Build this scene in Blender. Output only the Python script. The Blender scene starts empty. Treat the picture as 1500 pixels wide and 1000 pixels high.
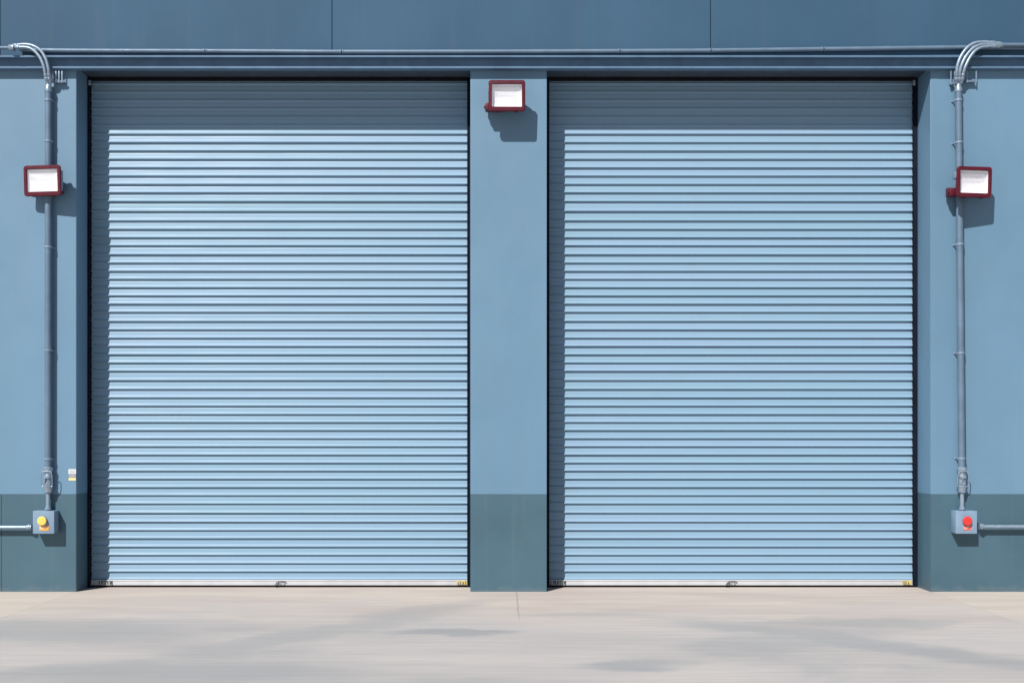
import bpy, bmesh, math, random
from mathutils import Vector, Matrix
random.seed(7)
R = math.radians
S = bpy.context.scene
COL = S.collection

# ------------------------------------------------------------------ camera
PPM, DIST, CH = 137.0, 12.0, 1.6          # pixels per metre on the wall plane, distance, lens height
cam_d = bpy.data.cameras.new('camera')
cam = bpy.data.objects.new('camera', cam_d); COL.objects.link(cam)
cam.location = (0, -DIST, CH); cam.rotation_euler = (R(90), 0, 0)
cam_d.sensor_width = 36; cam_d.lens = 36 * PPM * DIST / 1500
cam_d.shift_x = 13 / 1500; cam_d.shift_y = 147 / 1500
cam_d.clip_end = 2000
S.camera = cam

# ------------------------------------------------------------------ sky and sun
SX, SZ = 0.562, 1.124                      # light moves +x and -z per metre into the wall
sdir = Vector((SX, 1.0, -SZ)).normalized()
elev = math.asin(-sdir.z)
W = bpy.data.worlds.new("World"); S.world = W; W.use_nodes = True
nt = W.node_tree; nt.nodes.clear()
sky = nt.nodes.new('ShaderNodeTexSky'); sky.sky_type = 'NISHITA'; sky.sun_disc = False
sky.sun_elevation = elev
sky.sun_rotation = math.atan2(-sdir.x, -sdir.y)
sky.air_density = 1.0; sky.dust_density = 0.8; sky.ozone_density = 1.2
bg = nt.nodes.new('ShaderNodeBackground'); bg.inputs['Strength'].default_value = 0.050
wo = nt.nodes.new('ShaderNodeOutputWorld')
nt.links.new(sky.outputs[0], bg.inputs[0]); nt.links.new(bg.outputs[0], wo.inputs[0])
sd = bpy.data.lights.new('sun', 'SUN'); sd.energy = 4.5; sd.angle = R(0.5); sd.color = (1.0, 0.965, 0.91)
so = bpy.data.objects.new('sun', sd); COL.objects.link(so)
so.rotation_euler = sdir.to_track_quat('-Z', 'Y').to_euler(); so.location = (-6, -10, 12)
S.view_settings.view_transform = 'Standard'; S.view_settings.look = 'None'
S.view_settings.exposure = 0.35; S.view_settings.gamma = 1

# ------------------------------------------------------------------ helpers
def P(px, py, y=0.0):
    k = (DIST + y) / DIST / PPM
    return Vector(((px - 737) * k, y, CH + (647 - py) * k))
def X(px, y=0.0): return P(px, 0, y).x
def Z(py, y=0.0): return P(0, py, y).z

class MB:
    def __init__(s): s.bm = bmesh.new()
    def box(s, x0, x1, y0, y1, z0, z1, bev=0):
        r = bmesh.ops.create_cube(s.bm, size=1)['verts']
        bmesh.ops.scale(s.bm, vec=(abs(x1-x0), abs(y1-y0), abs(z1-z0)), verts=r)
        bmesh.ops.translate(s.bm, vec=((x0+x1)/2, (y0+y1)/2, (z0+z1)/2), verts=r)
        if bev:
            es = list({e for v in r for e in v.link_edges})
            bmesh.ops.bevel(s.bm, geom=es, offset=bev, segments=2, profile=0.6, affect='EDGES')
        return s
    def rings(s, rings, cap0=True, cap1=True, smooth=True):
        prev = None; fs = []
        first = None
        for rg in rings:
            vs = [s.bm.verts.new(p) for p in rg]
            if prev:
                n = len(vs)
                for i in range(n):
                    fs.append(s.bm.faces.new((prev[i], prev[(i+1) % n], vs[(i+1) % n], vs[i])))
            else: first = vs
            prev = vs
        for f in fs: f.smooth = smooth
        if cap0: s.bm.faces.new(list(reversed(first)))
        if cap1: s.bm.faces.new(prev)
        return s
    def tube(s, pts, r, n=14, cap=True):
        pts = [Vector(p) for p in pts]
        rs = r if isinstance(r, (list, tuple)) else [r]*len(pts)
        rg = []; up = None
        for i, p in enumerate(pts):
            a = pts[max(i-1, 0)]; b = pts[min(i+1, len(pts)-1)]
            t = (b-a)
            if t.length < 1e-7: t = tl
            t = t.normalized(); tl = t
            if up is None:
                up = t.orthogonal().normalized()
            up = (up - t*up.dot(t)).normalized()
            w = t.cross(up)
            rg.append([p + (up*math.cos(2*math.pi*k/n) + w*math.sin(2*math.pi*k/n))*rs[i] for k in range(n)])
        return s.rings(rg, cap, cap)
    def cyl(s, c, axis, r, h, n=20, bev=0):
        c = Vector(c); a = Vector(axis).normalized()
        if bev:
            return s.lathe(c, a, [(0, r-bev), (bev, r), (h-bev, r), (h, r-bev)], n)
        return s.lathe(c, a, [(0, r), (h, r)], n)
    def lathe(s, c, axis, prof, n=20, smooth=False):
        c = Vector(c); a = Vector(axis).normalized(); u = a.orthogonal().normalized(); w = a.cross(u)
        rg = [[c + a*t + (u*math.cos(2*math.pi*k/n) + w*math.sin(2*math.pi*k/n))*r for k in range(n)] for t, r in prof]
        s.rings(rg)
        return s
    def build(s, name, mat, parent=None, bevel=0, auto=35):
        bmesh.ops.recalc_face_normals(s.bm, faces=s.bm.faces)
        me = bpy.data.meshes.new(name); s.bm.to_mesh(me); s.bm.free()
        o = bpy.data.objects.new(name, me); COL.objects.link(o)
        for m in (mat if isinstance(mat, (list, tuple)) else [mat]): me.materials.append(m)
        try: me.set_sharp_from_angle(angle=R(auto))
        except Exception: pass
        if parent: o.parent = parent; o.matrix_parent_inverse = parent.matrix_basis.inverted()
        if bevel:
            b = o.modifiers.new('bevel', 'BEVEL'); b.width = bevel; b.segments = 2; b.limit_method = 'ANGLE'; b.angle_limit = R(40)
            b.harden_normals = False
        return o

def tag(o, label=None, cat=None, group=None, kind=None):
    if label: o['label'] = label
    if cat: o['category'] = cat
    if group: o['group'] = group
    if kind: o['kind'] = kind
    return o
def thing(name, loc, label, cat, group=None):
    o = bpy.data.objects.new(name, None); COL.objects.link(o); o.location = loc; o.empty_display_size = 0.1
    return tag(o, label, cat, group)

def smooth_path(pts, n=8):
    pts = [Vector(p) for p in pts]; out = []
    for i in range(len(pts)-1):
        p0 = pts[max(i-1, 0)]; p1 = pts[i]; p2 = pts[i+1]; p3 = pts[min(i+2, len(pts)-1)]
        for k in range(n):
            t = k/n
            out.append(0.5*((2*p1) + (p2-p0)*t + (2*p0-5*p1+4*p2-p3)*t*t + (3*p1-p0-3*p2+p3)*t**3))
    out.append(pts[-1]); return out

# ------------------------------------------------------------------ materials
class NT:
    def __init__(s, name):
        s.m = bpy.data.materials.new(name); s.m.use_nodes = True
        s.t = s.m.node_tree; s.b = s.t.nodes['Principled BSDF']
        s.geo = None
    def n(s, typ, **kw):
        x = s.t.nodes.new(typ)
        for k, v in kw.items(): setattr(x, k, v)
        return x
    def l(s, a, b): s.t.links.new(a, b)
    def pos(s, scale=(1, 1, 1), loc=(0, 0, 0)):
        if not s.geo: s.geo = s.n('ShaderNodeNewGeometry')
        m = s.n('ShaderNodeMapping'); m.inputs['Scale'].default_value = scale; m.inputs['Location'].default_value = loc
        s.l(s.geo.outputs['Position'], m.inputs['Vector']); return m.outputs[0]
    def noise(s, scale, vec=(1, 1, 1), loc=(0, 0, 0), detail=4, rough=0.55, dist=0):
        x = s.n('ShaderNodeTexNoise'); x.inputs['Scale'].default_value = scale; x.inputs['Detail'].default_value = detail
        x.inputs['Roughness'].default_value = rough; x.inputs['Distortion'].default_value = dist
        s.l(s.pos(vec, loc), x.inputs['Vector']); return x.outputs['Fac']
    def ramp(s, fac, a, b, v0=0.0, v1=1.0):
        x = s.n('ShaderNodeMapRange'); x.inputs[1].default_value = a; x.inputs[2].default_value = b
        x.inputs[3].default_value = v0; x.inputs[4].default_value = v1; x.interpolation_type = 'SMOOTHSTEP'
        s.l(fac, x.inputs[0]); return x.outputs[0]
    def mix(s, fac, a, b, mode='MIX'):
        x = s.n('ShaderNodeMix', data_type='RGBA', blend_type=mode)
        for v, i in ((fac, 0), (a, 6), (b, 7)):
            if isinstance(v, (int, float)): x.inputs[i].default_value = v
            elif isinstance(v, tuple): x.inputs[i].default_value = (*v, 1) if len(v) == 3 else v
            else: s.l(v, x.inputs[i])
        return x.outputs[2]
    def math(s, op, a, b=0.0, c=0.0):
        x = s.n('ShaderNodeMath', operation=op)
        for i, v in enumerate((a, b, c)):
            if isinstance(v, (int, float)): x.inputs[i].default_value = v
            else: s.l(v, x.inputs[i])
        return x.outputs[0]
    def sep(s):
        if not s.geo: s.geo = s.n('ShaderNodeNewGeometry')
        x = s.n('ShaderNodeSeparateXYZ'); s.l(s.geo.outputs['Position'], x.inputs[0]); return x.outputs
    def bump(s, h, strength=0.1, dist=0.01):
        x = s.n('ShaderNodeBump'); x.inputs['Strength'].default_value = strength; x.inputs['Distance'].default_value = dist
        s.l(h, x.inputs['Height']); s.l(x.outputs[0], s.b.inputs['Normal']); return x
    def set(s, color=None, rough=None, metal=None, spec=None):
        for v, k in ((color, 'Base Color'), (rough, 'Roughness'), (metal, 'Metallic'), (spec, 'Specular IOR Level')):
            if v is None: continue
            if isinstance(v, (int, float)): s.b.inputs[k].default_value = v
            elif isinstance(v, tuple): s.b.inputs[k].default_value = (*v, 1)
            else: s.l(v, s.b.inputs[k])
        return s.m

def paint(name, col, rough=0.45, var=0.08, metal=0.0, spec=0.5, bumps=0.04, sc=6.0):
    t = NT(name)
    a = t.ramp(t.noise(sc, detail=5), 0.3, 0.7)
    d = tuple(c*(1-var) for c in col); e = tuple(min(1, c*(1+var)) for c in col)
    c = t.mix(a, d, e)
    r = t.ramp(t.noise(sc*3, loc=(3, 1, 7)), 0.3, 0.7, rough-0.06, rough+0.08)
    if bumps: t.bump(t.noise(260, detail=2), bumps, 0.002)
    return t.set(c, r, metal, spec)

# wall: pale blue coat above, darker dado band below 1.04 m
def wall_mat(name, light, dark, zsplit):
    t = NT(name)
    x, y, z = t.sep()
    f = t.ramp(z, zsplit-0.0015, zsplit+0.0015)
    up = t.mix(t.ramp(t.noise(0.55, (1, 1, 0.6), detail=5, rough=0.6), 0.3, 0.7), tuple(c*0.93 for c in light), tuple(c*1.07 for c in light))
    lo = t.mix(t.ramp(t.noise(0.8, loc=(4, 0, 2), detail=5, rough=0.6), 0.3, 0.7), tuple(c*0.9 for c in dark), tuple(c*1.09 for c in dark))
    # faint rain runs and fine roller texture
    runs = t.ramp(t.noise(9, (1.6, 1, 0.05), detail=3), 0.50, 0.78, 0, 0.10)
    speck = t.ramp(t.noise(28, detail=6, rough=0.7, loc=(1, 2, 3)), 0.66, 0.76, 0, 0.16)
    c = t.mix(f, lo, up)
    c = t.mix(runs, c, (0.16, 0.18, 0.19))
    c = t.mix(speck, c, (0.13, 0.15, 0.16))
    # splash dust on the lowest 12 cm, broken up by noise
    dn = t.math('ADD', z, t.ramp(t.noise(7, (1, 1, 1.5), loc=(2, 0, 0)), 0.2, 0.8, -0.05, 0.05))
    dust = t.ramp(dn, 0.0, 0.07, 0.10, 0.0)
    c = t.mix(dust, c, (0.30, 0.29, 0.27))
    r = t.ramp(t.noise(2.2, detail=4), 0.3, 0.7, 0.42, 0.56)
    bh = t.math('ADD', t.noise(190, detail=2), t.math('MULTIPLY', t.noise(1.3, detail=2, loc=(7, 7, 7)), 3.0))
    t.bump(bh, 0.06, 0.006)
    return t.set(c, r, 0.0, 0.45)

M = {}
M['wall'] = wall_mat('wall_paint', (0.118, 0.220, 0.322), (0.052, 0.110, 0.150), 1.044)
def panel_mat():
    t = NT('upper_panel_paint')
    c = t.mix(t.ramp(t.noise(0.5, (1, 1, 0.7), detail=5), 0.3, 0.7), (0.033, 0.078, 0.134), (0.042, 0.099, 0.168))
    runs = t.ramp(t.noise(7, (1.5, 1, 0.04), detail=3), 0.5, 0.8, 0, 0.14)
    c = t.mix(runs, c, (0.09, 0.12, 0.14))
    t.bump(t.noise(1.1, detail=2), 0.12, 0.02)
    return t.set(c, 0.6, 0.0, 0.16)
M['panel'] = panel_mat()
M['beam'] = paint('beam_paint', (0.09, 0.16, 0.25), 0.5, 0.10, 0.0, 0.3)
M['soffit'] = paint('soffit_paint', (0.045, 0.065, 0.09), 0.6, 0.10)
M['black'] = paint('black_rubber', (0.010, 0.009, 0.012), 0.8, 0.2, 0.0, 0.1)
M['guide'] = paint('guide_steel', (0.007, 0.010, 0.020), 0.8, 0.2, 0.0, 0.1)

def slat_mat():
    t = NT('slat_paint')
    x, y, z = t.sep()
    # each coil-coated slat takes a slightly different tint
    k = t.n('ShaderNodeTexWhiteNoise', noise_dimensions='1D')
    at = t.n('ShaderNodeAttribute', attribute_name='slat'); t.l(at.outputs['Fac'], k.inputs['W'])
    tint = t.mix(k.outputs['Value'], (0.190, 0.308, 0.425), (0.215, 0.328, 0.458))
    k2 = t.n('ShaderNodeTexWhiteNoise', noise_dimensions='1D')
    t.l(t.math('ADD', at.outputs['Fac'], 91.3), k2.inputs['W'])
    tint = t.mix(t.math('MULTIPLY', k2.outputs['Value'], 0.45), tint, (0.184, 0.322, 0.410))
    dirt = t.ramp(t.noise(3.0, (0.7, 1, 2.2), detail=6, rough=0.65), 0.52, 0.85, 0, 0.22)
    c = t.mix(dirt, tint, (0.18, 0.22, 0.25))
    fine = t.ramp(t.noise(30, (0.08, 1, 5), detail=3), 0.35, 0.75, 0, 0.12)
    c = t.mix(fine, c, (0.19, 0.25, 0.31))
    r = t.ramp(t.noise(5, (0.3, 1, 3), detail=4), 0.3, 0.7, 0.42, 0.52)
    t.bump(t.noise(2.4, (1, 1, 0.4), detail=3), 0.08, 0.006)
    return t.set(c, r, 0.0, 0.35)
M['slat'] = slat_mat()
M['bar'] = paint('bottom_bar_metal', (0.54, 0.55, 0.58), 0.5, 0.05, 0.2)
M['conduit'] = paint('conduit_paint', (0.115, 0.175, 0.250), 0.5, 0.10, 0.15, 0.4)
M['galv'] = paint('galvanised_steel', (0.235, 0.31, 0.40), 0.38, 0.12, 0.3, 0.5, sc=30)
M['fitting'] = paint('cast_fitting', (0.30, 0.38, 0.46), 0.32, 0.25, 0.55, 0.6, sc=40)
M['box'] = paint('control_box_paint', (0.185, 0.275, 0.38), 0.4, 0.10, 0.0)
M['yellow'] = paint('yellow_plastic', (0.85, 0.56, 0.13), 0.4, 0.08)
M['orange'] = paint('orange_plate', (0.85, 0.36, 0.06), 0.45, 0.08)
M['red'] = paint('red_plastic', (0.70, 0.035, 0.035), 0.4, 0.08)
M['redplate'] = paint('red_plate', (0.85, 0.13, 0.09), 0.45, 0.08)
M['maroon'] = paint('maroon_enamel', (0.085, 0.005, 0.016), 0.42, 0.15, 0.0, 0.35, sc=12)
M['reflector'] = paint('white_reflector', (0.86, 0.86, 0.88), 0.35, 0.03)
M['white'] = paint('white_vinyl', (0.80, 0.80, 0.80), 0.5, 0.04)
M['grey'] = paint('grey_vinyl', (0.20, 0.20, 0.22), 0.5, 0.08)
M['ink'] = paint('print_ink', (0.10, 0.10, 0.14), 0.6, 0.1)
M['pale_yellow'] = paint('pale_yellow_vinyl', (0.80, 0.66, 0.26), 0.5, 0.06)
M['tagyellow'] = paint('worn_yellow_tape', (0.50, 0.40, 0.10), 0.5, 0.25, sc=40)
M['darktag'] = paint('dark_tape', (0.06, 0.065, 0.07), 0.5, 0.4, sc=40)
def glass():
    t = NT('lamp_glass'); t.t.nodes.remove(t.b)
    out = [n for n in t.t.nodes if n.type == 'OUTPUT_MATERIAL'][0]
    tr = t.n('ShaderNodeBsdfTransparent'); tr.inputs[0].default_value = (0.97, 0.97, 0.98, 1)
    gl = t.n('ShaderNodeBsdfGlossy'); gl.inputs['Roughness'].default_value = 0.08
    mx = t.n('ShaderNodeMixShader'); mx.inputs[0].default_value = 0.045
    t.l(tr.outputs[0], mx.inputs[1]); t.l(gl.outputs[0], mx.inputs[2]); t.l(mx.outputs[0], out.inputs[0])
    return t.m
M['glass'] = glass()

def ground_mat():
    t = NT('concrete')
    x, y, z = t.sep()
    warp = t.ramp(t.noise(0.5, (1, 1, 1), detail=5, rough=0.6), 0.2, 0.8, -1.3, 1.3)
    yy = t.math('ADD', y, warp)
    cool = t.mix(t.ramp(t.noise(0.9, (0.35, 1, 1), detail=6, rough=0.6), 0.3, 0.7), (0.395, 0.372, 0.368), (0.485, 0.455, 0.438))
    warm = t.mix(t.ramp(t.noise(1.2, (0.4, 1.6, 1), loc=(5, 5, 0), detail=6, rough=0.6), 0.3, 0.7), (0.455, 0.385, 0.350), (0.54, 0.475, 0.415))
    c = t.mix(t.ramp(yy, -3.0, -0.3, 0.10, 1.0), cool, warm)
    # blurry shadows and reflections painted in as blue grey patches, plus tyre scuffs
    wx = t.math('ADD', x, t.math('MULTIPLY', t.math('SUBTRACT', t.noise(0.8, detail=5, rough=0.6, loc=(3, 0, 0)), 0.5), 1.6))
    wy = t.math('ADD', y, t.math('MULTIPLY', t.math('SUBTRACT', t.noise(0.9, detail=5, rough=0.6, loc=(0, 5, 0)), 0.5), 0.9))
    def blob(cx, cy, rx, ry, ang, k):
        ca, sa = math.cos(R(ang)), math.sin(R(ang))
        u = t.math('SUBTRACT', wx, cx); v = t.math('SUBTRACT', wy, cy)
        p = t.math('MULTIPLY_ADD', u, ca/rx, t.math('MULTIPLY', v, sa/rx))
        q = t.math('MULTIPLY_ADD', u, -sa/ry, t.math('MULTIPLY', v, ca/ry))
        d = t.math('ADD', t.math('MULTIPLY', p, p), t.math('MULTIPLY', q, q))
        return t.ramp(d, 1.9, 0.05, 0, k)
    patch = t.ramp(t.noise(0.5, (0.6, 1.2, 1), loc=(1.7, 3.3, 0), detail=5, rough=0.6, dist=0.4), 0.50, 0.68, 0, 0.45)
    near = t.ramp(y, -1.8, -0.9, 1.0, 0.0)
    patch = t.math('MULTIPLY', patch, near)
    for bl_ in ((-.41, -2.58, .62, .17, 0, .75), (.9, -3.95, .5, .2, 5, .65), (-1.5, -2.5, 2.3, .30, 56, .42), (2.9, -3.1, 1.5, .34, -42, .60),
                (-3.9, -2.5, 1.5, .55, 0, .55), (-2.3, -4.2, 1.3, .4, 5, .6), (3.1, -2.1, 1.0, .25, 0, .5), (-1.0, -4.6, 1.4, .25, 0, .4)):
        patch = t.math('MAXIMUM', patch, blob(*bl_))
    c = t.mix(patch, c, (0.275, 0.288, 0.296))
    # long fine trowel streaks
    stk = t.ramp(t.noise(3.2, (0.22, 6.0, 1), loc=(9, 2, 0), detail=5, rough=0.6), 0.30, 0.72)
    c = t.mix(t.math('MULTIPLY', stk, 0.26), c, (0.24, 0.235, 0.24))
    c = t.mix(t.ramp(t.noise(2.6, (0.25, 5.0, 1), loc=(2, 8, 0), detail=5), 0.58, 0.78, 0, 0.35), c, (0.55, 0.525, 0.50))
    # slabs outside the door apron are a newer, paler pour
    out = t.ramp(t.math('ABSOLUTE', x), 4.565, 4.575)
    outc = t.mix(t.ramp(t.noise(2, (0.4, 2, 1)), 0.3, 0.7), (0.46, 0.405, 0.35), (0.52, 0.46, 0.41))
    c = t.mix(t.math('MULTIPLY', out, t.ramp(yy, -2.4, -1.2, 0.2, 0.8)), c, outc)
    # sawn joints
    ax = t.math('ABSOLUTE', x)
    wob = t.math('MULTIPLY', t.math('SUBTRACT', t.noise(3, detail=5), 0.5), 0.03)
    j1 = t.ramp(t.math('ABSOLUTE', t.math('SUBTRACT', ax, 4.57)), 0.004, 0.012, 1, 0)
    j2 = t.ramp(t.math('ABSOLUTE', t.math('SUBTRACT', t.math('ADD', x, wob), 0.145)), 0.003, 0.009, 1, 0)
    j2 = t.math('MULTIPLY', j2, t.ramp(y, -2.2, -1.2))
    j = t.math('MAXIMUM', t.math('MULTIPLY', j1, 0.35), j2)
    c = t.mix(t.math('MULTIPLY', j, 0.5), c, (0.17, 0.15, 0.14))
    grit = t.noise(160, detail=4, rough=0.7)
    c = t.mix(t.ramp(grit, 0.60, 0.75, 0, 0.30), c, (0.2, 0.19, 0.18))
    h = t.math('ADD', t.math('MULTIPLY', grit, 0.4), t.math('MULTIPLY', t.noise(4, (0.2, 3, 1), detail=5), 1.0))
    h = t.math('SUBTRACT', h, t.math('MULTIPLY', j, 1.0))
    t.bump(h, 0.18, 0.008)
    r = t.ramp(patch, 0, 0.6, 0.78, 0.60)
    return t.set(c, r, 0, 0.35)
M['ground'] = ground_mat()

# ------------------------------------------------------------------ ground
g = MB()
bm = g.bm
xs = [-400, -40, -10, -4.57, 0, 4.57, 10, 40, 400]; ys = [-400, -40, -12, -4, 0, 2, 400]
grid = [[bm.verts.new((x, y, 0)) for x in xs] for y in ys]
for i in range(len(ys)-1):
    for k in range(len(xs)-1): bm.faces.new((grid[i][k], grid[i][k+1], grid[i+1][k+1], grid[i+1][k]))
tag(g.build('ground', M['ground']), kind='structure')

# ------------------------------------------------------------------ building
XL0, XL1 = -14.0, X(112)
XP0, XP1 = X(689), X(801)
XR0, XR1 = X(1363), 14.0
DD = 0.383                                   # door recess depth
ZS = Z(115, DD)                              # recess ceiling
bld = thing('warehouse_building', (0, 0, 0), 'blue painted warehouse front with two tall roller doors in recessed bays', 'building')
def part(name, mat, fn, parent=bld, bevel=0, **kw):
    m = MB(); fn(m); o = m.build(name, mat, parent, bevel)
    return tag(o, **kw) if kw else o
part('wall', M['wall'], lambda m: m.box(XL0, XL1, 0, 12, -0.3, ZS), bevel=0.004)
part('wall', M['wall'], lambda m: m.box(XR0, XR1, 0, 12, -0.3, ZS), bevel=0.004)
part('pillar', M['wall'], lambda m: m.box(XP0, XP1, 0, 0.75, -0.3, ZS), bevel=0.005)
part('corner_trim', M['wall'], lambda m: m.box(X(97), XL1-0.006, -0.002, 0.0, 0.004, ZS-0.05))
part('corner_trim', M['wall'], lambda m: m.box(XR0+0.006, X(1374), -0.002, 0.0, 0.004, ZS-0.05))
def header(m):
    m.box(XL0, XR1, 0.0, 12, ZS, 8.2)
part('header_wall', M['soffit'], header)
# channel beam over the bays
ZB0, ZB1 = Z(100.3, -0.08), Z(97.6, -0.08)
ZT0, ZT1 = Z(84, -0.085), Z(81.2, -0.085)
part('lintel_web', M['beam'], lambda m: m.box(XL0, XR1, -0.018, 0.0, ZB1, ZT0))
part('lintel_flange', M['beam'], lambda m: m.box(XL0, XR1, -0.080, 0.0, ZB0, ZB1), bevel=0.002)
part('lintel_flange', M['beam'], lambda m: m.box(XL0, XR1, -0.085, 0.0, ZT0, ZT1), bevel=0.002)
# upper wall panels with open joints
seams = [X(-560), X(2), X(487), X(1040), X(1590), X(2140)]
seams[0] = XL0; seams[-1] = XR1
for a, b in zip(seams[:-1], seams[1:]):
    part('upper_panel', M['panel'], lambda m: m.box(a+0.003, b-0.003, -0.03, 0.0, ZT1+0.002, 8.2), bevel=0.003)
part('roof_edge', M['beam'], lambda m: m.box(XL0-0.1, XR1+0.1, -0.10, 12.1, 8.202, 8.30))
for s_ in seams[1:-1]:
    part('panel_joint', M['black'], lambda m: m.box(s_-0.0028, s_+0.0028, -0.006, 0.0, ZT1+0.01, 8.19))
# dado vertical joint
part('wall_joint', M['black'], lambda m: m.box(X(2)-0.002, X(2)+0.002, -0.001, 0.001, 0.01, 1.04))
# bulkhead screws / small fixings in the soffit corners come with each door

# slat line heights measured down the curtain
lines = [198.2,210.5,222.7,235,247.4,259.4,271.7,283.9,296.9,311.5,325.2,337.4,349.7,361.2,374.6,386.6,398.6,410.4,
 422.6,434.6,446.6,458.6,472.2,484.2,496.5,508.5,520.7,532.7,544.7,558.6,571.4,583.6,595.8,608,619.6,631.4,643.4,655,
 667.2,679,690.7,702.5,714.7,726.5,738.7,752.6,765.4,777.6,789.4,801.8,813.8,826,838,849.6]
top = []
y = 198.2
while y > 118: y -= 12.2; top.append(y)
lines = sorted(top) + lines

def door(xa, xb, seed, cord_px):
    rnd = random.Random(seed)
    m = MB(); b = m.bm
    lay = b.faces.layers.float.new('slat_f')
    nx = 28
    cols = [xa + (xb-xa)*i/nx for i in range(nx+1)]
    YD = DD + 0.012
    zs = [Z(v, DD) for v in lines]
    prev_row = None
    for i in range(len(zs)-1):
        zt, zb = zs[i], zs[i+1]; h = zt - zb
        to = rnd.uniform(-0.0012, 0.0012); flare = rnd.uniform(0.0235, 0.0262)
        low = i > 40
        prof = [(0.00, 0.0), (0.05, 0.0008), (0.12, 0.0035), (0.30, 0.0062), (0.52, 0.0084), (0.65, 0.0112), (0.74, 0.0165), (0.79, flare-0.0015), (0.835, flare), (0.86, flare-0.002), (0.88, 0.012), (0.895, 0.003), (0.92, 0.0), (1.0, 0.0)]
        ph = rnd.uniform(0, 6.28); ph2 = rnd.uniform(0, 6.28)
        for q, (u, o) in enumerate(prof):
            row = []
            for x in cols:
                w = 0.0003*math.sin(x*1.3+ph) + 0.0001*math.sin(x*3.1+ph2)
                row.append(b.verts.new((x, YD - o - (to if o > 0.001 else 0), zt - u*h + (w if 0 < q < len(prof)-1 else 0))))
            if q > 0:
                for c in range(nx):
                    f = b.faces.new((prev_row[c], row[c], row[c+1], prev_row[c+1])); f.smooth = True; f[lay] = i + seed*100
            prev_row = row
    for v in b.verts: pass
    me_faces = [f[lay] for f in b.faces]
    bmesh.ops.recalc_face_normals(b, faces=b.faces)
    me = bpy.data.meshes.new('roller_door'); b.to_mesh(me); b.free()
    at = me.attributes.new('slat', 'FLOAT', 'FACE'); 
    at.data.foreach_set('value', me_faces)
    me.materials.append(M['slat'])
    me.set_sharp_from_angle(angle=R(50))
    d = bpy.data.objects.new('roller_door', me); COL.objects.link(d); d.parent = bld
    # bottom bar, weather seal
    zb0, zb1 = Z(856.6, DD-0.02), Z(848.8, DD-0.02)
    bb = MB(); bb.box(xa, xb, DD-0.022, DD+0.01, zb0, zb1, 0.002)
    bb.box(xa, xb, DD-0.027, DD-0.0225, zb1-0.012, zb1-0.003, 0.001)
    bb.build('bottom_bar', M['bar'], d)
    part('bottom_seal', M['black'], lambda m: m.box(xa, xb, DD-0.012, DD+0.012, 0.003, zb0-0.001, 0.002), d)
    # side guides and head seal
    part('guide_rail', M['guide'], lambda m: (m.box(xa-0.05, xa-0.002, DD-(0.07 if seed == 3 else 0.03), DD+0.06, 0.002, ZS-0.002, 0.002), m.box(xa-0.003, xa+0.004, DD-0.030, DD-0.024, 0.03, ZS-0.002)), d)
    part('guide_rail', M['guide'], lambda m: (m.box(xb+0.002, xb+0.05, DD-0.02, DD+0.06, 0.002, ZS-0.002, 0.002), m.box(xb-0.008, xb+0.003, DD-0.030, DD-0.024, 0.03, ZS-0.002)), d)
    part('head_seal', M['black'], lambda m: m.box(xa-0.001, xb+0.001, DD-0.05, DD+0.05, Z(119, DD), ZS-0.002), d)
    # pull cord loop hanging on the bar
    yy = DD - 0.034
    px = cord_px
    pts = [P(px+14, 852.4, yy), P(px+8, 851.3, yy), P(px+3, 851.6, yy), P(px, 853, yy), P(px-1.8, 856, yy), P(px-1.6, 859, yy), P(px+.6, 860, yy), P(px+1.8, 856, yy), P(px+2.2, 852.6, yy)]
    part('pull_cord', M['black'], lambda m: m.tube(smooth_path(pts, 5), 0.0038, 8), d)
    part('lock_keeper', M['grey'], lambda m: (m.box(X(px+4, yy), X(px+7, yy), DD-0.030, DD-0.0225, Z(856.4, yy), Z(854.8, yy), 0.001), m.box(X(px+9, yy), X(px+12, yy), DD-0.030, DD-0.0225, Z(856.4, yy), Z(854.8, yy), 0.001)), d)
    return d
xa1, xb1 = X(134, DD), X(685.5, DD)
xa2, xb2 = X(804, DD), X(1336.5, DD)
d1 = door(xa1, xb1, 3, 405.5)
d2 = door(xa2, xb2, 5, 1066)
# worn tags at the ends of the bottom bars
YT = DD - 0.0285
def bar_tag(px0, px1, kind, parent):
    m = MB(); m.box(X(px0, YT), X(px1, YT), YT, YT+0.0055, Z(856.5, YT), Z(850.2, YT))
    if kind == 'yellow':
        o = m.build('warning_tape', M['tagyellow'], parent)
        k = MB(); rr = random.Random(px0); q = px0+1.5
        while q < px1-2:
            w = rr.uniform(0.8, 2.2); k.box(X(q, YT), X(q+w, YT), YT-0.0015, YT-0.0002, Z(856.2, YT), Z(rr.uniform(850.4, 852.8), YT)); q += w + rr.uniform(0.9, 2.6)
        k.box(X(px0+1.4, YT), X(px1-1, YT), YT-0.0012, YT-0.0001, Z(856.4, YT), Z(855.8, YT)); k.build('tape_print', M['ink'], o)
    else:
        o = m.build('warning_tape', M['darktag'], parent)
        k = MB(); rr = random.Random(px0); q = px0+2
        while q < px1-2:
            w = rr.uniform(0.6, 1.6); k.box(X(q, YT), X(q+w, YT), YT-0.0015, YT-0.0002, Z(856.2, YT), Z(rr.uniform(850.4, 852.8), YT)); q += w + rr.uniform(1.2, 3.0)
        k.box(X(px0+1.4, YT), X(px1-1, YT), YT-0.0012, YT-0.0001, Z(856.4, YT), Z(855.8, YT)); k.build('tape_print', M['bar'], o)
bar_tag(669, 684.5, 'yellow', d1); bar_tag(1322, 1335.5, 'yellow', d2)
bar_tag(144.5, 164.5, 'dark', d1); bar_tag(806, 829, 'dark', d2)
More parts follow.
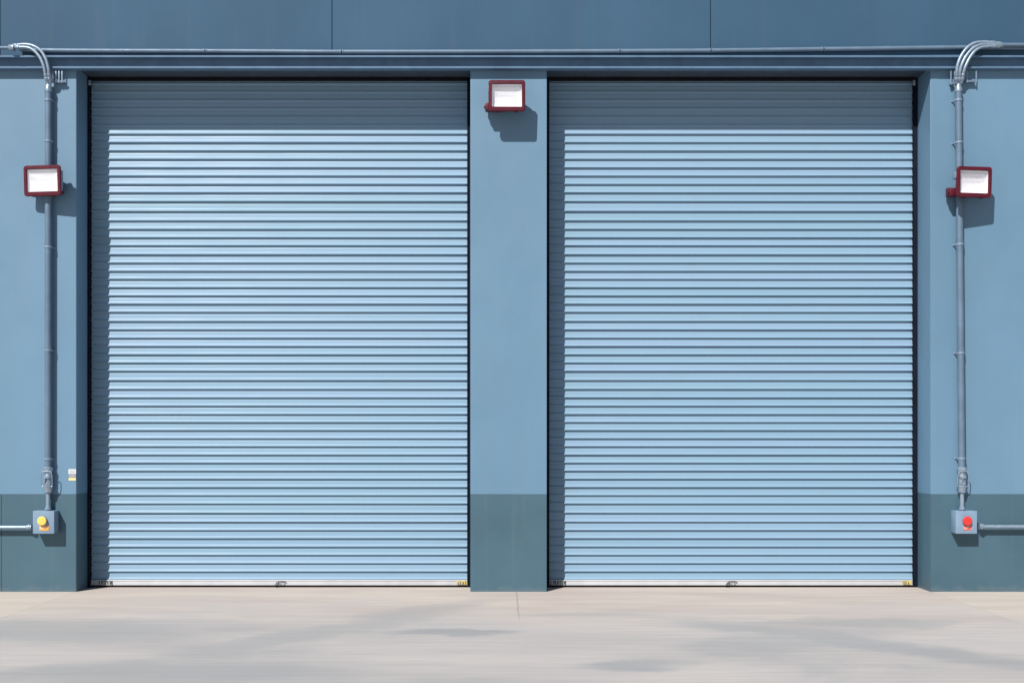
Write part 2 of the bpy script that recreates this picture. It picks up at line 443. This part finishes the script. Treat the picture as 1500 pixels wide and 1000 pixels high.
# top corner guide bolts
for px in (131.5, 1339.5):
    yb = DD-0.10
    part('corner_bolt', M['galv'], lambda m: (m.box(X(px-2.2, yb), X(px+1.6, yb), yb, yb+0.012, Z(125, yb), Z(117.5, yb), 0.001), m.cyl(P(px-0.4, 121.5, yb-0.012), (0, 1, 0), 0.008, 0.013, 6)))

# ------------------------------------------------------------------ floodlights
def rrect(w, h, y, r, cx=0, cz=0, n=5):
    out = []
    for (sx, sz, a0) in ((1, 1, 0), (-1, 1, 90), (-1, -1, 180), (1, -1, 270)):
        for k in range(n+1):
            a = R(a0 + 90*k/n)
            out.append(Vector((cx + sx*(w/2-r) + r*math.cos(a), y, cz + sz*(h/2-r) + r*math.sin(a))))
    return out
def floodlight(px, py, yaw, side, label, knuckle=(0, 0), dep=0.245):
    yf = -dep; ky = dep/0.245
    c = P(px, py, yf)
    root = thing('floodlight', (c.x, 0, c.z-0.12), label, 'floodlight', 'maroon floodlights on the warehouse wall')
    T = Matrix.Translation((c.x, yf, c.z)) @ Matrix.Rotation(R(yaw), 4, 'Z') @ Matrix.Rotation(R(3), 4, 'X') @ Matrix.Diagonal((1.07 if side > 0 else 1.0, ky, 1.0, 1))
    def L(rs): return [[T @ p for p in r_] for r_ in rs]
    w, h = 0.385, 0.320
    ws = 1.07 if side > 0 else 1.0
    hs = MB()
    hs.rings(L([rrect(.20, .16, .165, .02, 0, .01), rrect(.235, .20, .155, .03, 0, .008), rrect(.335, .275, .075, .035, 0, .004), rrect(.350, .290, .045, .03),
                rrect(w-.012, h-.012, .036, .03), rrect(w, h, .028, .03), rrect(w, h, .006, .03), rrect(w-.012, h-.012, -.002, .026),
                rrect(.325, .244, -.004, .012, 0, .004), rrect(.318, .236, .002, .008, 0, .004), rrect(.314, .232, .016, .008, 0, .004)]), True, False)
    # hinge lugs, cooling fins
    for sx in (-1, 1):
        k = MB(); k.box(-.018, .018, -.02, .02, -.012, .012, .003); 
        for v in k.bm.verts: v.co = T @ (v.co + Vector((sx*.10, .045, -.152)))
        me = bpy.data.meshes.new('t'); k.bm.to_mesh(me); hs.bm.from_mesh(me); k.bm.free(); bpy.data.meshes.remove(me)
    for q in range(5):
        k = MB(); k.box(-.004, .004, -.03, .035, -.075, .085, .001)
        for v in k.bm.verts: v.co = T @ (v.co + Vector((-.07+.035*q, .15, 0)))
        me = bpy.data.meshes.new('t'); k.bm.to_mesh(me); hs.bm.from_mesh(me); k.bm.free(); bpy.data.meshes.remove(me)
    body = hs.build('housing', M['maroon'], root)
    rf = MB()
    # ribbed reflector bowl
    fs = [(.312, .230, .018), (.308, .226, .030), (.298, .216, .044), (.262, .18, .052), (.12, .07, .054)]
    rf.rings(L([rrect(a, b_, yy, .008, 0, .004, 3) for a, b_, yy in fs]), False, True, True)
    refl = rf.build('reflector', M['reflector'], root)
    for q in range(21):
        x = -.14 + .014*q
        k = MB(); k.tube([T @ Vector((x, .024, .112)), T @ Vector((x*.98, .030, .06)), T @ Vector((x*.96, .034, .022))], .0016, 6)
        k.build('reflector_rib', M['reflector'], refl)
    gp = MB(); gp.rings(L([rrect(.316, .234, .010, .008, 0, .004), rrect(.316, .234, .013, .008, 0, .004)]), True, True, False); gp.build('lens', M['glass'], root)
    # mounting: back box, arm and the knuckle beside the housing
    bk = MB(); bk.box(c.x-.07, c.x+.07, -.055, -.001, c.z-.085, c.z+.06, .006); bk.build('mounting_box', M['maroon'], root)
    br = MB()
    sxx = side
    e = c + Vector((sxx*.196 + knuckle[0], .0, -.088 + knuckle[1]))
    br.box(e.x-.034, e.x+.034, -.172*ky, -.080*ky, e.z-.036, e.z+.036, .008)
    br.box(min(e.x-.030, c.x), max(e.x+.030, c.x) if side > 0 else c.x-.06, -.10*ky, -.04, e.z-.030, e.z+.060, .004)
    br.box(min(e.x, c.x), max(e.x, c.x), -.075, -.035, e.z-.022, e.z+.018, .004)
    br.cyl((e.x - sxx*0.0, -.13*ky, e.z), (sxx, 0, 0), .016, .046, 12)
    br.build('bracket_arm', M['maroon'], root)
    cl = MB(); s2 = side
    cl.box(c.x + s2*.155, c.x + s2*.196, -.205*ky, -.14*ky, c.z+(-.10 if side > 0 else .05), c.z+.115, .001)
    cl.build('side_latch', M['galv'], root)
    return root
floodlight(742.5, 140, 0, -1, 'maroon floodlight with white reflector high on the pillar between the doors')
floodlight(61.5, 264.5, -7, 1,  'maroon floodlight over the conduit left of the left door', (-.045, 0), 0.165)
floodlight(1428, 266.5, 7, -1, 'maroon floodlight over the conduit right of the right door')

# ------------------------------------------------------------------ conduits
RC = 0.036
def strap(m, px, py, y, r):
    c = P(px, py, y)
    m.lathe(c + Vector((0, 0, -.011)), (0, 0, 1), [(0, r+.0005), (.001, r+.005), (.021, r+.005), (.022, r+.0005)], 20)
def strap_full(root, px, py, y, r):
    m = MB(); strap(m, px, py, y, r)
    c = P(px, py, y)
    for s in (-1, 1):
        m.box(c.x + s*(r+.001), c.x + s*(r+.022), -.005, -.0005, c.z-.010, c.z+.010, .001)
        m.box(c.x + s*(r+.0005), c.x + s*(r+.006), y, -.004, c.z-.010, c.z+.010, .001)
        m.cyl((c.x + s*(r+.014), -.0135, c.z), (0, 1, 0), .0065, .009, 6)
    m.build('pipe_strap', M['galv'], root)
    k = MB(); k.cyl(c + Vector((0.0, 0, -.004)), (0, 0, 1), r+.0005, .01, 20); k.bm.free()

def riser(px_top, px_bot, ytop, fitting_y, box_y, straps, bends, merge, end_px, label, dirx):
    Y = -0.056
    def pxa(py): return px_top + (px_bot-px_top)*(py-130)/(745-130)
    root = thing('conduit', P(px_bot, box_y, Y), label, 'conduit', 'vertical conduits beside the doors')
    m = MB(); m.tube([P(pxa(v), v, Y) for v in (ytop, 300, 500, fitting_y+2)], RC, 20)
    m.build('pipe', M['conduit'], root)
    for s in straps: strap_full(root, pxa(s), s, Y, RC)
    # couplings on the pipe run
    for s in (straps[2]-3.5, straps[3]-3.5):
        k = MB(); c = P(pxa(s), s, Y); k.lathe(c, (0, 0, 1), [(-.018, RC), (-.016, RC+.004), (.016, RC+.004), (.018, RC)], 20); k.build('coupling', M['conduit'], root)
    # gathering head where the small pipes enter the big one
    k = MB(); c = P(pxa(ytop), ytop, Y)
    k.lathe(c + Vector((0, 0, -.03)), (0, 0, 1), [(0, RC+.004), (.03, RC+.006), (.06, RC-.004), (.085, RC-.014)], 20)
    k.build('conduit_head', M['fitting'], root)
    for pts in bends:
        path = [P(a, b_, yy) for a, b_, yy in pts]
        t = MB(); t.tube(smooth_path(path, 8), 0.0165, 14); t.build('bend', M['galv'], root)
        # compression couplings at the lower end
        a = path[0]; b_ = path[1]; d = (b_-a).normalized()
        cp = MB(); cp.lathe(a - d*.075, d, [(0, .017), (.004, .022), (.04, .022), (.043, .026), (.062, .026), (.065, .021), (.10, .021), (.105, .0172)], 12)
        cp.build('coupling', M['galv'], root)
        a = path[-1]; b_ = path[-2]; d = (a-b_).normalized()
        cp = MB(); cp.lathe(a - d*.01, d, [(0, .017), (.004, .0215), (.05, .0215), (.055, .018), (.085, .017)], 12)
        cp.build('coupling', M['galv'], root)
    # merge and run away along the ledge
    mx, my, r_ = merge
    k = MB(); k.tube([P(mx - dirx*3, my, -.125), P(mx + dirx*0, my, -.125), P(mx + dirx*5, my, -.120)], [.036, .036, r_+.004], 16); k.build('union', M['fitting'], root)
    k = MB(); k.tube([P(mx + dirx*4, my, -.12), P(mx+dirx*20, my+.1, -.11), P(end_px, my+.3, -.10)], r_, 16); k.build('branch_pipe', M['conduit'], root)
    # flanged union near the bottom with wire bail clamp
    fx = pxa(fitting_y+15); c = P(fx, fitting_y+34, Y)
    k = MB()
    k.lathe(c, (0, 0, 1), [(0, .026), (.01, .040), (.045, .044), (.055, .050), (.075, .052), (.080, .040)], 20)
    k.lathe(c + Vector((0, 0, .078)), (0, 0, 1), [(0, .038), (.02, .044), (.06, .040), (.085, .036), (.09, .047), (.112, .047), (.118, .038), (.15, .040), (.165, .050), (.19, .050), (.2, .037)], 20)
    k.build('union', M['fitting'], root)
    k = MB(); k.lathe(c + Vector((0, 0, .066)), (0, 0, 1), [(0, .050), (.002, .054), (.012, .054), (.014, .050)], 24); k.build('collar', M['galv'], root)
    zt = c.z + .235; zm = c.z + .075
    w = .060
    yb = Y - .048
    loop = [(c.x-w*.9, yb+.02, zm), (c.x-w, yb+.008, zm+.05), (c.x-w*.95, yb, zt-.03), (c.x-w*.7, yb, zt-.004), (c.x, yb, zt), (c.x+w*.7, yb, zt-.004), (c.x+w*.95, yb, zt-.03), (c.x+w, yb+.008, zm+.05), (c.x+w*.9, yb+.02, zm)]
    k = MB(); k.tube(smooth_path(loop, 5), .005, 8); k.tube([loop[0], loop[-1]], .005, 8)
    k.tube([(c.x-.02, yb+.006, zm+.03), (c.x-.012, yb-.01, zm+.09)], .007, 8)
    k.box(c.x-.03, c.x+.03, yb-.002, yb+.012, zm+.085, zm+.097, .002)
    k.build('clamp', M['galv'], root)
    # thin lower pipe down to the box
    k = MB(); k.tube([P(pxa(720), 720, Y), P(pxa(box_y), box_y+2, Y)], .0225, 16); k.build('lower_pipe', M['galv'], root)
    k = MB(); cc = P(pxa(box_y), box_y, Y); k.lathe(cc, (0, 0, 1), [(0, .036), (.012, .036), (.014, .029), (.03, .029), (.034, .0226)], 6 if False else 12); k.build('locknut', M['galv'], root)
    return root

yo = -0.078
bl = [[(67.4, 112, -.098), (66.0, 106, -.118), (64.4, 98, -.128), (59.5, 86, -.130), (51, 75.5, -.128), (41, 70.2, -.126), (27, 69.4, -.125)],
      [(72.3, 112, -.098), (71.6, 106, -.122), (70.4, 98, -.132), (66.4, 85, -.134), (58.5, 73.4, -.132), (47, 67, -.130), (34.5, 65.4, -.127), (24, 66.8, -.125)]]
riser(71.0, 70.5, 131, 688, 746, [147, 207, 362, 513, 672], bl, (18, 70.3, .017), -700,
      'blue grey conduit riser left of the left door with two bent pipes on top', -1)
br_ = [[(1401, 112, -.098), (1401.3, 106, -.122), (1402.8, 95, -.132), (1408, 82, -.134), (1417, 70, -.133), (1428, 63.2, -.132), (1442, 61.8, -.130), (1452, 62.8, -.128)],
       [(1405.4, 112, -.098), (1406, 106, -.124), (1408, 97, -.136), (1414, 84, -.137), (1424, 72, -.136), (1434, 66.6, -.134), (1443, 65.2, -.131), (1454, 65.6, -.128)],
       [(1410, 112, -.098), (1411.6, 106, -.120), (1414, 98, -.130), (1420, 85.5, -.131), (1428, 75, -.130), (1436, 70, -.129), (1444, 68.3, -.128), (1455, 67.8, -.126)]]
riser(1403.8, 1409.3, 131, 688, 746, [147, 209, 358, 517, 671], br_, (1463, 66.0, .021), 2300,
      'blue grey conduit riser right of the right door with three bent pipes on top', 1)

# strut brackets behind the bends, hung under the ledge
def strut_frame(name, label, boxes):
    root = thing(name, boxes[0][1], label, 'bracket', 'strut brackets under the ledge')
    for (pts, cpos, hw, ht) in boxes:
        k = MB(); k.tube(pts, .006, 8); k.build('rod', M['galv'], root)
    return root
def frame(px0, px1, py0, py1, y=-.05):
    return [P(px0, py0, y), P(px0, py1, y), P(px1, py1, y), P(px1, py0, y)]
def bracket(label, px0, px1, py0, py1, rods, y=-.052):
    c = P((px0+px1)/2, py1, y)
    root = thing('strut_bracket', c, label, 'bracket', 'strut brackets under the ledge')
    k = MB()
    k.box(X(px0, y), X(px1, y), y, y+.008, Z(py1, y), Z(py1-3, y), .001)
    k.box(X(px0, y)+.01, X(px1, y)-.01, y+.009, -.001, Z(py1, y)+.002, Z(py1-2, y), .001)
    k.build('cross_bar', M['conduit'], root)
    for r_ in rods:
        k = MB(); k.box(X(r_, y)-.006, X(r_, y)+.006, y-.006, y-.0005, Z(py1+.8, y), Z(py0, y), .001); k.build('rod', M['galv'], root)
    return root
bracket('small strut bracket with hanging rods right of the left riser bends', 76.5, 95, 102.5, 121, [78, 82, 86.5, 91])
bracket('narrow strut bracket left of the three bent pipes', 1391.5, 1400, 102.5, 123.5, [1392.8, 1398.2])
bracket('open square strut bracket right of the three bent pipes', 1415.5, 1431, 102.5, 120.5, [1416.3, 1429.8])

# long horizontal conduit on top of the ledge
lc = thing('conduit', P(700, 76, -.055), 'long horizontal conduit running along the ledge above both doors', 'conduit')
k = MB(); path = [(30, 72.2), (62, 74.0), (180, 74.8), (300, 75.1), (400, 75.6), (500, 76.2), (700, 76.0), (905, 75.2), (1040, 74.4), (1205, 72.4), (1330, 70.8), (1420, 69.8), (1500, 70.4), (1700, 71.5), (2300, 72)]
k.tube(smooth_path([P(a, b, -.058) for a, b in path], 5), .0225, 16); k.build('pipe', M['conduit'], lc)
def yat(px):
    for (a, b), (c, d) in zip(path[:-1], path[1:]):
        if a <= px <= c: return b + (d-b)*(px-a)/(c-a)
for px in (301, 500.5, 908, 1041, 1206):
    k = MB(); c = P(px, yat(px), -.058); k.lathe(c + Vector((-.022, 0, 0)), (1, 0, 0), [(0, .0228), (.003, .027), (.019, .027), (.022, .0235), (.025, .027), (.041, .027), (.044, .0228)], 16); k.build('coupling', M['conduit'], lc)
    k = MB(); k.lathe(c + Vector((-.004, 0, 0)), (1, 0, 0), [(0, .0262), (.001, .0295), (.007, .0295), (.008, .0262)], 16); k.build('gasket', M['black'], lc)
for px in (180, 400, 620, 800, 980, 1120, 1300):
    k = MB(); c = P(px, yat(px), -.058)
    k.lathe(c + Vector((-.008, 0, 0)), (1, 0, 0), [(0, .0230), (.001, .0255), (.015, .0255), (.016, .0230)], 16)
    k.build('pipe_clip', M['conduit'], lc)

# ------------------------------------------------------------------ control boxes and low pipes
def control_box(px0, px1, mats, label, pcx, plate, hinge):
    D_ = -0.135
    x0, x1 = X(px0, D_), X(px1, D_); z0, z1 = Z(781, D_), Z(748, D_)
    root = thing('control_box', ((x0+x1)/2, 0, z0), label, 'control box', 'push button boxes beside the doors')
    k = MB(); k.box(x0, x1, D_+.018, -.001, z0, z1, .004); k.build('enclosure', M['box'], root)
    k = MB(); k.box(x0-.0015, x1+.0015, D_, D_+.016, z0-.0015, z1+.0015, .003); lid = k.build('lid', M['box'], root)
    for (sx, sz) in ((x0+.014, z0+.014), (x1-.014, z0+.014), (x0+.014, z1-.014), (x1-.014, z1-.014)):
        k = MB(); k.lathe((sx, D_-.0025, sz), (0, 1, 0), [(0, .003), (.001, .005), (.003, .005)], 10)
        k.build('screw', M['box'], lid)
    c = P(pcx, 762.3, D_)
    k = MB(); k.lathe(c + Vector((0, 0, 0)), (0, -1, 0), [(0, .046), (.006, .046), (.007, .034), (.020, .034)], 28); bz = k.build('bezel', M['grey'], root)
    k = MB(); k.lathe(c + Vector((0, -.018, 0)), (0, -1, 0), [(0, .045), (.003, .048), (.016, .048), (.020, .044), (.022, .030), (.0225, .004)], 32, True)
    k.build('push_button', mats[0], root)
    a0, a1, b0, b1 = plate
    k = MB(); k.box(X(a0, D_), X(a1, D_), D_-.004, D_+.001, Z(b1, D_), Z(b0, D_), .0008); pl = k.build('name_plate', mats[1], root)
    k = MB()
    k.box(X(a0+1.2, D_), X(a1-3.6, D_), D_-.0046, D_-.0041, Z(b0+2.0, D_), Z(b0+1.3, D_))
    k.box(X(a0+1.2, D_), X(a1-5.0, D_), D_-.0046, D_-.0041, Z(b0+4.0, D_), Z(b0+3.4, D_))
    k.build('plate_print', M['white'], pl)
    return root
control_box(48.3, 79, (M['yellow'], M['orange']), 'blue grey control box with a yellow round button left of the left door', 63, (58, 71.5, 769.8, 776.6), 1)
control_box(1400.3, 1431, (M['red'], M['redplate']), 'blue grey control box with a red round button right of the right door', 1415.6, (1411, 1422.6, 769.8, 775.8), -1)

def low_pipe(px_a, px_b, py, label):
    s = 1 if px_b > px_a else -1
    Y = -.06
    root = thing('conduit', P(px_a, py, Y), label, 'conduit')
    k = MB(); k.tube([P(px_a, py, Y), P(px_b, py+.3*s, Y)], .0205, 16); k.build('pipe', M['galv'], root)
    k = MB(); k.lathe(P(px_a, py, Y), (s, 0, 0), [(0, .030), (.016, .030), (.018, .036), (.030, .036), (.033, .028), (.055, .026), (.060, .0206)], 12); k.build('coupling', M['galv'], root)
    for q in (90, 330, 570):
        c = P(px_a + s*q, py, Y)
        k = MB(); k.lathe(c + Vector((-.01, 0, 0)), (1, 0, 0), [(0, .021), (.001, .0245), (.019, .0245), (.020, .021)], 16)
        k.box(c.x-.01, c.x+.01, -.045, -.001, c.z+.014, c.z+.04, .001); k.build('pipe_strap', M['galv'], root)
    return root
low_pipe(46.5, -700, 772, 'low horizontal conduit leaving the yellow button box to the left')
low_pipe(1434.0, 2200, 771, 'low horizontal conduit leaving the red button box to the right')

# ------------------------------------------------------------------ stickers on the left corner
def sticker(label, px0, px1, py0, py1, mat, cat='sticker'):
    Y = -.0035
    k = MB(); k.box(X(px0, Y), X(px1, Y), Y, -.0022, Z(py1, Y), Z(py0, Y)); o = k.build('sticker', mat)
    o.location = (0, 0, 0)
    return tag(o, label, cat, 'stickers by the left door')
s1 = sticker('white sticker with small grey print, upper one beside the left door', 100.4, 111.2, 687, 693.6, M['white'])
k = MB(); rr = random.Random(4)
for r_, hh in ((688.2, .9), (689.8, .6), (691.2, 1.2)):
    q = 101.6
    while q < 109.6:
        w = rr.uniform(.5, 1.3); k.box(X(q), X(q+w), -.0045, -.0036, Z(r_+hh), Z(r_)); q += w+.35
k.build('print', M['ink'], s1)
s2 = sticker('grey sticker with pale yellow band, lower one beside the left door', 100.8, 111.2, 694.2, 703.4, M['grey'])
k = MB(); k.box(X(100.8), X(111.2), -.0045, -.0036, Z(703.2), Z(699.8)); k.build('yellow_band', M['pale_yellow'], s2)
k = MB()
for r_, hh in ((695.2, 1.0), (697.2, 1.2)):
    q = 102.0
    while q < 110: 
        w = rr.uniform(.5, 1.2); k.box(X(q), X(q+w), -.0045, -.0036, Z(r_+hh), Z(r_)); q += w+.4
k.build('print', M['bar'], s2)
